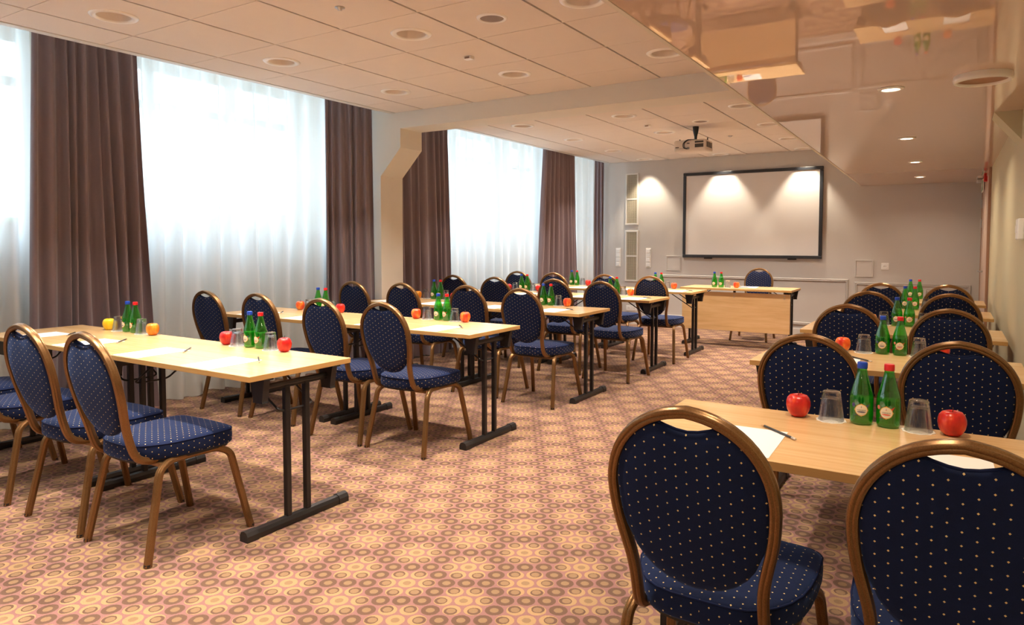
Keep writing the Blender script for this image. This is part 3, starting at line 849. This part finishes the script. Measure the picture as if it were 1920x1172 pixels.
def make_chair():
    t = thing('banquet_chair', 'x', 'chair')
    prof = flute()
    bm = new_bm(); sweep(bm, back_path(), prof, (1, 0, 0)); obj('back_frame', bm, 'bronze', t, smooth=True, sharp=50)
    # back pad outline, counter-clockwise in x,z
    def inner(z): return hw(z)-.012
    right = []
    for x, z in ((.03, .515), (.062, .524), (.094, .543), (.120, .568), (.138, .595)): right.append((x, z))
    z = .625
    while z < .912: right.append((min(inner(z), .16 if z < .66 else 1) if z > .64 else .150, z)); z += .022
    right.append((.084, .918)); top = [(.070, .917), (.05, .909), (.025, .902), (0, .899)]
    half = right+top
    ol = [(0, .512)]+half+[(-x, z) for x, z in half[:-1]][::-1]
    ol = [p for i, p in enumerate(ol) if i == 0 or p != ol[i-1]]
    cz = .72
    bm = new_bm(); rings = []
    for sc_, dy in ((0, -.020), (.35, -.0195), (.65, -.018), (.85, -.0155), (.95, -.011), (1.0, -.004), (1.0, .010), (.96, .020), (.85, .027), (.6, .031), (.3, .033), (0, .034)):
        if sc_ == 0:
            rings.append([bm.verts.new((0, yrec(cz)+dy, cz))]); continue
        rings.append([bm.verts.new((x*sc_, yrec(cz+(z-cz)*sc_)+dy, cz+(z-cz)*sc_)) for x, z in ol])
    m = len(ol)
    for a, b in zip(rings, rings[1:]):
        for k in range(m):
            k2 = (k+1) % m
            if len(a) == 1: bm.faces.new((a[0], b[k], b[k2]))
            elif len(b) == 1: bm.faces.new((a[k2], a[k], b[0]))
            else: bm.faces.new((a[k], a[k2], b[k2], b[k]))
    uv_planar(bm, lambda c, n: (c.x, c.z))
    obj('backrest', bm, 'navy', t, smooth=True)
    # piping around the handle notch
    bm = new_bm(); pl = [(x, yrec(z)+.002, z+.001) for x, z in ([(.084, .915)]+top+[(-x, z) for x, z in top[:-1][::-1]]+[(-.084, .915)])]
    sweep(bm, pl, circ(.0045, 8), (0, 1, 0)); obj('piping', bm, 'navy_plain', t, smooth=True)
    # seat
    def seat_ol():
        R = [(0, .004), (.07, .006), (.11, .016), (.14, .036), (.165, .066), (.188, .105), (.205, .155), (.214, .22), (.217, .30), (.216, .37)]
        for k in range(1, 7):
            a = (PI/2)*k/6; R.append((.156+.060*math.cos(a), .385+.060*math.sin(a)))
        R += [(.10, .450), (.05, .453), (0, .454)]
        return R+[(-x, y) for x, y in R[1:-1]][::-1]
    so = seat_ol(); cy = .24; bm = new_bm(); rings = []
    for sc_, z in ((.0, .412), (.97, .410), (1.0, .418), (1.006, .445), (1.0, .468), (.985, .476), (.95, .481), (.8, .4865), (.5, .491), (.25, .493), (0, .4935)):
        if sc_ == 0: rings.append([bm.verts.new((0, cy, z))]); continue
        rings.append([bm.verts.new((x*sc_, cy+(y-cy)*sc_, z)) for x, y in so])
    m = len(so)
    for a, b in zip(rings, rings[1:]):
        for k in range(m):
            k2 = (k+1) % m
            if len(a) == 1: bm.faces.new((a[0], b[k2], b[k]))
            elif len(b) == 1: bm.faces.new((a[k], a[k2], b[0]))
            else: bm.faces.new((a[k], a[k2], b[k2], b[k]))
    bm.normal_update()
    # side uv by arc length, top uv planar
    uvl = bm.loops.layers.uv.active; arc = [0]
    for k in range(m): arc.append(arc[-1]+math.dist(so[k], so[(k+1) % m]))
    def arcof(c):
        j = min(range(m), key=lambda i: (so[i][0]-c.x)**2+(so[i][1]-c.y)**2); return arc[j]
    for f in bm.faces:
        side = abs(f.normal.z) < .6
        aa = [arcof(l.vert.co) for l in f.loops] if side else None
        if side and max(aa)-min(aa) > .5: aa = [a+arc[-1] if a < .5 else a for a in aa]
        for i, l in enumerate(f.loops):
            c = l.vert.co
            l[uvl].uv = (aa[i], c.z) if side else (c.x, c.y)
    obj('seat', bm, 'navy', t, smooth=True, sharp=60)
    bm = new_bm(); pl = [(x*.995, cy+(y-cy)*.995, .4735) for x, y in so]
    pl = pl+[pl[0], pl[1]]; sweep(bm, pl, circ(.0032, 6), (0, 0, 1), cap=False); obj('seat_piping', bm, 'navy_plain', t, smooth=True)
    bm = new_bm(); prism(bm, [(x*.93, cy+(y-cy)*.93) for x, y in so], 'z', .398, .411); obj('seat_board', bm, 'black_plastic', t)
    # four legs, each with its half of the side rail
    for s in (1, -1):
        for q in (0, 1):
            if q == 0: p = [(s*.236, .0, .0), (s*.205, .078, .37), (s*.185, .13, .397), (s*.182, .24, .398)]
            else: p = [(s*.236, .492, .0), (s*.205, .412, .37), (s*.185, .36, .397), (s*.182, .238, .398)]
            path = fillet(p[:1]+[p[1]]+[p[2]]+p[3:], .05, 6)
            bm = new_bm(); sweep(bm, path, flute(.0145, .0150), (1, 0, 0)); leg = obj('leg', bm, 'bronze', t, smooth=True, sharp=50)
            bm = new_bm(); lathe(bm, [(.0, 0), (.0145, 0), (.0145, .014), (.0, .014)], 14, p[0][0], p[0][1]); obj('foot_cap', bm, 'black_plastic', leg)
    for y in (.10, .38):
        bm = new_bm(); box(bm, -.19, .19, y-.012, y+.012, .380, .398, bev=.003); obj('crossbar', bm, 'bronze', t)
    return register(t)
chair0 = make_chair(); used = [False]
def first_or(proto, flag):
    if not flag[0]: flag[0] = True; return proto
    return dup(proto)

# ------------------------------------------------------------------ TABLE
def make_table(L, il=.058, ir=.058):
    t = thing('folding_table', 'x', 'table'); a = L/2
    bm = new_bm(); box(bm, -a, a, 0, .6, .715, .74, 0, bev=.0012, seg=1)
    for f in bm.faces:
        if abs(f.normal.z) < .5: f.material_index = 1
    bm.normal_update()
    for f in bm.faces: f.material_index = 0 if abs(f.normal.z) > .5 else 1
    obj('tabletop', bm, ['maple', 'maple_edge'], t)
    for s in (-1, 1):
        x = s*(a-(il if s < 0 else ir))
        bm = new_bm()
        prism(bm, [(x-.024, .004), (x+.024, .004), (x+.024, .024), (x+.016, .040), (x, .046), (x-.016, .040), (x-.024, .024)], 'y', .02, .584)
        fb = obj('foot_bar', bm, 'black', t)
        for y0, y1 in ((0, .06), (.544, .604)):
            bm = new_bm(); prism(bm, [(x-.027, 0), (x+.027, 0), (x+.027, .027), (x+.018, .043), (x, .049), (x-.018, .043), (x-.027, .027)], 'y', y0, y1); obj('foot_cap', bm, 'black_plastic', fb)
        for y in (.243, .358):
            bm = new_bm(); box(bm, x-.014, x+.014, y-.014, y+.014, .04, .66, bev=.004); obj('leg', bm, 'black', t)
        bm = new_bm(); sweep(bm, [(x, .10, .668), (x, .50, .668)], circ(.014, 12), (0, 0, 1)); box(bm, x-.010, x+.010, .12, .48, .650, .664); obj('crossbar', bm, 'black', t, smooth=True, sharp=40)
        for y0, y1 in ((.084, .116), (.484, .516)):
            bm = new_bm()
            A = [(x-.050, .715), (x+.050, .715), (x+.044, .69), (x+.031, .612), (x+.034, .602), (x-.034, .602), (x-.031, .612), (x-.044, .69)]
            prism(bm, A, 'y', y0, y1); box(bm, x-.06, x+.06, y0-.01, y1+.01, .709, .7155); obj('bracket', bm, 'black_plastic', t)
        bm = new_bm()
        pth = fillet([(x-s*.26, .20, .708), (x-s*.005, .20, .55), (x-s*.0, .225, .54), (x, .376, .54), (x-s*.005, .40, .55), (x-s*.26, .40, .708)], .02, 4)
        sweep(bm, pth, circ(.0055, 8), (0, 0, 1)); obj('brace', bm, 'black', t, smooth=True)
    return register(t)

# ------------------------------------------------------------------ SMALL THINGS
def text_mesh(body, size, ext=0):
    cu = bpy.data.curves.new('lettering', 'FONT'); cu.body = body; cu.size = size; cu.align_x = 'CENTER'; cu.align_y = 'CENTER'; cu.resolution_u = 3
    o = bpy.data.objects.new('lettering', cu); COL.objects.link(o)
    dg = bpy.context.evaluated_depsgraph_get(); dg.update()
    me = bpy.data.meshes.new_from_object(o.evaluated_get(dg)); bpy.data.objects.remove(o); bpy.data.curves.remove(cu)
    return me
def wrap(bm, r, z0):   # bend an x,y drawing (y up) onto a cylinder facing -Y
    for v in bm.verts:
        a = v.co.x/r; rr = r+v.co.z
        v.co = Vector((rr*math.sin(a), -rr*math.cos(a), z0+v.co.y))
def disc(bm, cx, cy, rx, ry, n=24, z=0, mi=0, hexy=0):
    """subdivided patch so that it can bend"""
    rings = [[bm.verts.new((cx, cy, z))]]
    for k in (1, 2, 3):
        s = k/3; rings.append([bm.verts.new((cx+rx*s*math.cos(2*PI*i/n)*(1+hexy*max(0, math.cos(4*2*PI*i/n))**8), cy+ry*s*math.sin(2*PI*i/n)*(1+hexy*max(0, math.cos(4*2*PI*i/n))**8), z)) for i in range(n)])
    for a, b in zip(rings, rings[1:]):
        for i in range(n):
            j = (i+1) % n
            f = bm.faces.new((a[0], b[i], b[j]) if len(a) == 1 else (a[i], b[i], b[j], a[j])); f.material_index = mi
TXT = text_mesh('V\u00c4RSKA', .0088)
BR = .0345
BPROF = [(0, .0), (.026, .0), (.031, .003), (.0335, .010), (BR, .03), (BR, .085), (.0335, .094), (.030, .108), (.022, .137), (.0155, .163), (.0135, .176), (.0135, .186)]
def make_bottle(kind):
    t = thing('water_bottle', 'x', 'bottle')
    bm = new_bm(); lathe(bm, BPROF, 36); obj('glass_body', bm, 'bottle', t, smooth=True)
    bm = new_bm(); lathe(bm, [(0, .004), (.030, .005), (.0325, .012), (.0325, .086), (0, .0862)], 28); obj('water', bm, 'water', t, smooth=True, sharp=40)
    bm = new_bm(); lathe(bm, [(.0142, .178), (.0150, .180), (.0150, .1955), (.0135, .1985), (0, .199)], 28); obj('cap', bm, 'cap_blue' if kind == 'blue' else 'cap_red', t, smooth=True, sharp=50)
    # label badge
    mats = ['label_gold', 'label_cream', 'label_navy' if kind == 'blue' else 'label_red', 'label_violet' if kind == 'blue' else 'label_red', 'label_violet' if kind == 'blue' else 'label_pink', 'label_dark']
    bm = new_bm()
    def tri(pts, z, mi):
        # subdivided strip triangle
        (ax, ay), (bx, by), (cx, cy) = pts; n = 4
        for i in range(n):
            s0, s1 = i/n, (i+1)/n
            q = [(ax+(bx-ax)*s0, ay+(by-ay)*s0), (ax+(bx-ax)*s1, ay+(by-ay)*s1), (ax+(cx-ax)*s1, ay+(cy-ay)*s1), (ax+(cx-ax)*s0, ay+(cy-ay)*s0)]
            vs = [bm.verts.new((x, y, z)) for x, y in (q if i else [q[0], q[1], q[2]])]
            f = bm.faces.new(vs); f.material_index = mi
    tri([(-.002, .004), (.024, .019), (.014, .002)], .0003, 3); tri([(.002, -.004), (-.023, -.020), (-.005, -.020)], .0003, 3)
    disc(bm, -.0245, .014, .0058, .0066, 16, .0003, 4)
    disc(bm, 0, 0, .0185, .0185, 32, .0005, 0, .12)
    disc(bm, 0, 0, .0168, .0168, 32, .0008, 1)
    disc(bm, 0, -.0062, .0125, .0018, 20, .0011, 2)
    disc(bm, 0, .0082, .0016, .0010, 10, .0011, 2); disc(bm, 0, .0115, .0007, .0016, 10, .0011, 5)
    for k in range(6): disc(bm, -.008+k*.0032, -.0105, .001, .0004, 8, .0011, 5)
    v0 = len(bm.verts); f0 = len(bm.faces)
    bm.from_mesh(TXT); bm.verts.ensure_lookup_table(); bm.faces.ensure_lookup_table()
    for v in bm.verts[v0:]: v.co = Vector((v.co.x*.78, v.co.y*.72-.0008, .0012))
    for f in bm.faces[f0:]: f.material_index = 5
    wrap(bm, BR, .050)
    obj('label_badge', bm, mats, t)
    return register(t)
BOT = {k: (make_bottle(k), [False]) for k in ('blue', 'red')}
def make_tumbler():
    t = thing('tumbler', 'x', 'glass')
    bm = new_bm(); lathe(bm, [(.0375, .0008), (.0382, 0), (.0395, .0008), (.0388, .006), (.0275, .088), (.0262, .0925), (.0245, .0945), (0, .0945)], 36)
    lathe(bm, [(0, .076), (.020, .0755), (.0235, .072), (.0255, .066), (.0375, .0008)], 36)
    bmesh.ops.remove_doubles(bm, verts=bm.verts[:], dist=1e-5); obj('bowl', bm, 'glass', t, smooth=True, sharp=50)
    bm = new_bm(); lathe(bm, [(.0278, .0905), (.0272, .0925), (.0255, .0948), (.0235, .0956), (0, .0950), (0, .0947), (.0245, .0947), (.0263, .0927), (.0275, .0905), (.0278, .0905)], 30); obj('base_rim', bm, 'glass', t, smooth=True)
    return register(t)
tum0 = make_tumbler(); tumf = [False]
def make_coaster():
    bm = new_bm(); n = 40
    top = [bm.verts.new(((.045+.002*math.cos(k*10*2*PI/n))*math.cos(2*PI*k/n), (.045+.002*math.cos(k*10*2*PI/n))*math.sin(2*PI*k/n), .0012)) for k in range(n)]
    bot = [bm.verts.new((v.co.x, v.co.y, 0)) for v in top]
    bm.faces.new(top); bm.faces.new(bot[::-1])
    for k in range(n): bm.faces.new((bot[k], bot[(k+1) % n], top[(k+1) % n], top[k]))
    return obj('paper_coaster', bm, 'doily')
coa0 = make_coaster(); coaf = [False]
def make_apple(kind):
    t = thing('apple', 'x', 'apple')
    bm = new_bm(); n = 32; prof = [(0, .009), (.008, .004), (.014, .0005), (.019, .001), (.028, .009), (.035, .023), (.038, .038), (.0375, .050), (.034, .062), (.027, .071), (.018, .074), (.010, .070), (.004, .063), (0, .0615)]
    lathe(bm, prof, n)
    for v in bm.verts:
        a = math.atan2(v.co.y, v.co.x); k = 1+.025*math.cos(5*a)*(1 if v.co.z < .03 or v.co.z > .06 else .3)+.02*math.cos(a+1)
        v.co.x *= k; v.co.y *= k
    body = obj('fruit', bm, 'apple_'+kind, t, smooth=True)
    bm = new_bm(); sweep(bm, [(0, 0, .062), (.001, 0, .072), (.003, .001, .080), (.006, .001, .086)], circ(.0012, 6), (1, 0, 0)); obj('stem', bm, 'stem', t)
    return register(t)
APP = {k: (make_apple(k), [False]) for k in ('red', 'blush', 'orange', 'yellow')}
def make_sheet():
    bm = new_bm(); box(bm, -.105, .105, -.1485, .1485, 0, .0012); 
    for dx in (0, .008): box(bm, .078+dx, .082+dx, -.138, -.134, .0012, .0014, 1)
    return obj('paper_sheet', bm, ['paper', 'label_dark'])
pap0 = make_sheet(); papf = [False]
def make_pencil():
    t = thing('pencil', 'x', 'pencil')
    def cyl(r0, r1, a, b, mat, nm, n=6):
        bm = new_bm(); lathe(bm, [(0, a), (r0, a), (r1, b), (0, b)], n)
        bmesh.ops.rotate(bm, verts=bm.verts[:], cent=(0, 0, 0), matrix=Matrix.Rotation(PI/2, 3, 'Y')); bmesh.ops.translate(bm, verts=bm.verts[:], vec=(0, 0, .0037))
        obj(nm, bm, mat, t)
    cyl(.0037, .0037, -.066, .070, 'pencil', 'shaft'); cyl(.0008, .0037, -.084, -.066, 'pencil_wood', 'tip', 12)
    cyl(.0038, .0038, .070, .080, 'ferrule', 'ferrule', 14); cyl(.0035, .0033, .080, .088, 'eraser', 'eraser', 14)
    return register(t)
pen0 = make_pencil(); penf = [False]

# ------------------------------------------------------------------ LAYOUT
ORD = ['nearest', 'second', 'third', 'fourth', 'farthest']
def px(w): return w
Z = .74
def put(o, x, y, z, rz, label, group):
    o.location = (x, y, z); o.rotation_euler = (0, 0, rz); o['label'] = label; o['group'] = group; return o
jit = random.Random(11)
def chair(x, y, rz, label, group):
    t = first_or(chair0, used); put(t, x, y, 0, rz, label, group); return t
def items(yn, xs6, kinds, where, dy=.55, skip=()):
    """xs6: apple, glass, blue, red, glass, apple"""
    y = yn+dy
    a, g, b, r, g2, a2 = xs6
    spec = []
    if a is not None:
        p, f = APP[kinds[0]]; put(first_or(p, f), a, y+.0, Z, jit.uniform(0, 6), '%s apple left of the bottles on the %s' % (CN[kinds[0]], where), 'apples on the tables')
    for gx, sd in ((g, 'left'), (g2, 'right')):
        if gx is None: continue
        c = first_or(coa0, coaf); put(c, gx, y, Z+.0002, jit.uniform(0, 3), 'white paper coaster under the tumbler %s of the bottles, %s' % (sd, where), 'paper coasters under the tumblers'); c['category'] = 'coaster'
        put(first_or(tum0, tumf), gx, y, Z+.0016, jit.uniform(0, 3), 'upturned clear tumbler %s of the bottles on the %s' % (sd, where), 'upturned tumblers on coasters')
    for bx, k in ((b, 'blue'), (r, 'red')):
        if bx is None: continue
        p, f = BOT[k]; put(first_or(p, f), bx, y+.012, Z, jit.uniform(-.12, .12), 'green glass water bottle with %s cap on the %s' % (k, where), 'green water bottles on the tables')
    if a2 is not None:
        p, f = APP[kinds[1]]; put(first_or(p, f), a2, y, Z, jit.uniform(0, 6), '%s apple right of the bottles on the %s' % (CN[kinds[1]], where), 'apples on the tables')
CN = {'red': 'red', 'blush': 'red and yellow', 'orange': 'orange-yellow', 'yellow': 'yellow'}
def sheet(x, y, rz, label):
    o = first_or(pap0, papf); put(o, x, y, Z+.0002, rz, label, 'paper sheets on the tables'); o['category'] = 'paper'
def pencil(x, y, rz, label):
    put(first_or(pen0, penf), x, y, Z+.0016, rz, label, 'pencils on the tables')

# left block -------------------------------------------------
YL = [1.905, 3.52, 5.022, 6.545, 7.862]
XEND = -2.53
TL = [1.31, 1.28, 1.29, 1.19, 1.17]
TP = {}
for k in range(5):
    L = TL[k]; ins = .058 if k < 2 else (.17, .15, .15)[k-2]
    for s, side in ((0, 'aisle-side'), (1, 'window-side')):
        L2 = (1.31, 1.28, 1.09, 1.215, 1.20)[k]
        t = make_table(L) if s == 0 else make_table(L2, ins, .058)
        cx = XEND+.006*k-.012-L/2 if s == 0 else XEND+.006*k-.016-L-L2/2
        put(t, cx, YL[k], 0, 0, 'pale maple folding table, %s half of the %s left row' % (side, ORD[k]), 'folding tables in the left block'); TP[(k, s)] = cx
CL = [[(-4.80, 1.545), (-4.21, 1.545), (-3.505, 1.545), (-2.962, 1.545)],
      [(-4.76, 3.30), (-4.20, 3.33), (-3.445, 3.235), (-2.92, 3.24)],
      [(-4.72, 4.785), (-4.16, 4.83), (-3.46, 4.86), (-2.87, 4.77)],
      [(-4.68, 6.29), (-4.05, 6.17), (-3.33, 6.15), (-2.76, 6.03)],
      [(-4.62, 7.54), (-4.035, 7.41), (-3.33, 7.35), (-2.75, 7.26)]]
PL = ['window end', 'second from the window', 'second from the aisle', 'aisle end']
for k, row in enumerate(CL):
    for i, (x, y) in enumerate(row):
        chair(x, y, jit.uniform(-.025, .025), 'blue dotted banquet chair, %s of the %s left row' % (PL[i], ORD[k]), 'banquet chairs in the left block')
IT = {(0, 1): ([-4.72, -4.60, -4.51, -4.42, -4.33, -4.21], ('yellow', 'orange'), .585),
      (0, 0): ([-3.47, -3.372, -3.277, -3.185, -3.09, -2.98], ('red', 'red'), .55),
      (1, 1): ([-4.73, -4.62, -4.52, -4.43, -4.34, -4.245], ('blush', 'red'), .60),
      (1, 0): ([-3.435, -3.33, -3.232, -3.15, -3.07, -2.975], ('blush', 'blush'), .572),
      (2, 1): ([-4.676, -4.57, -4.475, -4.39, -4.31, -4.21], ('orange', 'red'), .60),
      (2, 0): ([-3.39, -3.29, -3.185, -3.105, -3.02, -2.93], ('red', 'blush'), .575),
      (3, 1): ([-4.53, -4.44, -4.355, -4.275, -4.19, -4.11], ('red', 'red'), .585),
      (3, 0): ([-3.37, -3.285, -3.20, -3.12, -3.035, -2.95], ('red', 'blush'), .585),
      (4, 1): ([-4.55, -4.46, -4.36, -4.28, -4.19, -4.11], ('red', 'red'), .57),
      (4, 0): ([-3.34, -3.255, -3.17, -3.09, -3.005, -2.92], ('red', 'blush'), .57)}
for (k, s), (xs6, kd, dy) in IT.items():
    side = 'aisle-side' if s == 0 else 'window-side'
    items(YL[k], xs6, kd, '%s table, %s left row' % (side, ORD[k]), dy if dy < .555 else .552)
for k, row in enumerate(CL):
    for i, (x, y) in enumerate(row):
        xs_ = x-.0 if k else (-4.79, -4.19, -3.55, -2.96)[i]
        sheet(xs_+jit.uniform(-.008, .008), YL[k]+.16, jit.uniform(-.05, .05), 'white paper sheet at the place %s, %s left row' % (PL[i], ORD[k]))
        pencil(xs_+.10+jit.uniform(-.01, .01), YL[k]+.30, -math.radians(42)+jit.uniform(-.12, .12), 'dark pencil on paper at the place %s, %s left row' % (PL[i], ORD[k]))
# right block ------------------------------------------------
YR = [1.905, 3.513, 4.95, 6.38, 7.69]
XLr = [-.82, -.83, -.845, -.86, -.875]; XRr = .305
for k in range(5):
    L = XRr-XLr[k]-.012*k*.5; L = min(L, 1.17)
    proto = make_table(round(L, 3), .058, .112)
    put(proto, XLr[k]+L/2, YR[k], 0, 0, 'pale maple folding table, %s of the right-hand row by the side wall' % ORD[k], 'folding tables in the right block')
CR = [[(-.484, 1.59), (.03, 1.61)], [(-.472, 3.05), (.035, 3.11)], [(-.505, 4.60), (.002, 4.57)], [(-.51, 5.89), (.002, 5.90)], [(-.525, 7.10), (-.015, 7.10)]]
for k, row in enumerate(CR):
    for i, (x, y) in enumerate(row):
        chair(x, y, (0.0, .0)[i] if k == 0 else jit.uniform(-.02, .02), 'blue dotted banquet chair, %s seat at the %s right-hand table' % (('aisle-side', 'wall-side')[i], ORD[k]), 'banquet chairs in the right block')
IR = [([-.418, -.318, -.231, -.155, -.072, .016], ('red', 'red')), ([-.478, -.377, -.291, -.212, -.125, -.03], ('blush', 'red')),
      ([-.47, -.39, -.31, -.235, -.15, -.05], ('orange', 'red')), ([-.50, -.41, -.332, -.258, -.17, -.08], ('blush', 'red')), ([-.52, -.435, -.348, -.268, -.18, -.09], ('red', 'blush'))]
for k, (xs6, kd) in enumerate(IR):
    items(YR[k], xs6, kd, '%s right-hand table' % ORD[k], .548)
for k, row in enumerate(CR):
    for i, (x, y) in enumerate(row):
        dxp = -.025 if k == 0 else 0
        sheet(x+dxp, YR[k]+.165, .02 if k == 0 else jit.uniform(-.05, .05), 'white paper sheet at the %s seat, %s right-hand table' % (('aisle-side', 'wall-side')[i], ORD[k]))
        pencil(x+dxp+((.075, .125)[i] if k == 0 else .1), YR[k]+.295, -math.radians(45)+jit.uniform(-.05, .05), 'dark pencil on paper at the %s seat, %s right-hand table' % (('aisle-side', 'wall-side')[i], ORD[k]))
# presenter's table -----------------------------------------
pt = make_table(1.37); put(pt, -2.29, 8.80, 0, 0, 'maple presenter table with a front modesty panel under the whiteboard', 'presenter table'); del pt['group']
bm = new_bm(); box(bm, -.665, .665, .035, .053, .205, .690, bev=.001, seg=1); mp = obj('modesty_panel', bm, 'maple', pt)
bm = new_bm()
for x in (-.45, .0, .6):
    for z in (.635, .665): box(bm, x-.006, x+.006, .031, .036, z-.006, z+.006)
obj('screw', bm, 'steel', mp)
bm = new_bm()
for x in (-.45, .0, .6): box(bm, x-.015, x+.015, .05, .06, .60, .714)
obj('panel_hanger', bm, 'black', mp)
chair(-2.27, 9.98, PI, 'blue dotted banquet chair behind the presenter table, facing the room', 'presenter chair')
for (kd, x, y) in (('blue', -2.585, 9.0), ('red', -2.495, 8.99)):
    p, f = BOT[kd]; put(first_or(p, f), x, y, Z, 0, 'green glass water bottle with %s cap on the presenter table' % kd, 'green water bottles on the tables')
c = first_or(coa0, coaf); put(c, -2.41, 8.985, Z+.0002, 0, 'white paper coaster on the presenter table', 'paper coasters under the tumblers'); c['category'] = 'coaster'
put(first_or(tum0, tumf), -2.41, 8.985, Z+.0016, 0, 'upturned clear tumbler on the presenter table', 'upturned tumblers on coasters')
p, f = APP['blush']; put(first_or(p, f), -2.305, 9.0, Z, 0, 'red and yellow apple on the presenter table', 'apples on the tables')
sheet(-2.20, 9.20, .1, 'white paper sheet on the presenter table')
pencil(-2.25, 9.10, -.3, 'dark pencil on the paper on the presenter table')

# ------------------------------------------------------------------ LIGHT
w = bpy.data.worlds.new('World'); sc.world = w; w.use_nodes = True
t = NT(w.node_tree); t.n.clear(); o_ = t.new('ShaderNodeOutputWorld'); bg = t.new('ShaderNodeBackground')
g = t.new('ShaderNodeTexCoord').outputs['Generated']; sep = t.new('ShaderNodeSeparateXYZ'); t.l.new(g, sep.inputs[0])
t.put(bg.inputs[0], t.ramp(sep.outputs[2], [(0.0, (.84, .93, 1.0)), (.5, (.66, .83, 1.0))])); bg.inputs[1].default_value = 7.2
t.l.new(bg.outputs[0], o_.inputs[0])
for a, b in OPEN:
    l = bpy.data.lights.new('portal', 'AREA'); l.shape = 'RECTANGLE'; l.size = b-a; l.size_y = ZHEAD-ZSILL
    l.cycles.is_portal = True
    o = bpy.data.objects.new('window_portal', l); COL.objects.link(o); o.location = (XW-.31, (a+b)/2, (ZSILL+ZHEAD)/2)
    o.rotation_euler = (PI/2, 0, -PI/2)

# ------------------------------------------------------------------ CAMERA
cam = bpy.data.cameras.new('Camera'); co = bpy.data.objects.new('Camera', cam); COL.objects.link(co)
co.location = (0, 0, 1.3206); co.rotation_euler = (math.radians(90-2.814), 0, math.radians(32.283))
cam.sensor_width = 36; cam.lens = 1303.63/1920*36; cam.shift_y = -(586-518.3)/1920; cam.clip_start = .05
sc.camera = co
vs = sc.view_settings; vs.view_transform = 'Standard'; vs.look = 'None'; vs.gamma = 1; vs.use_curve_mapping = False; vs.exposure = 0.66
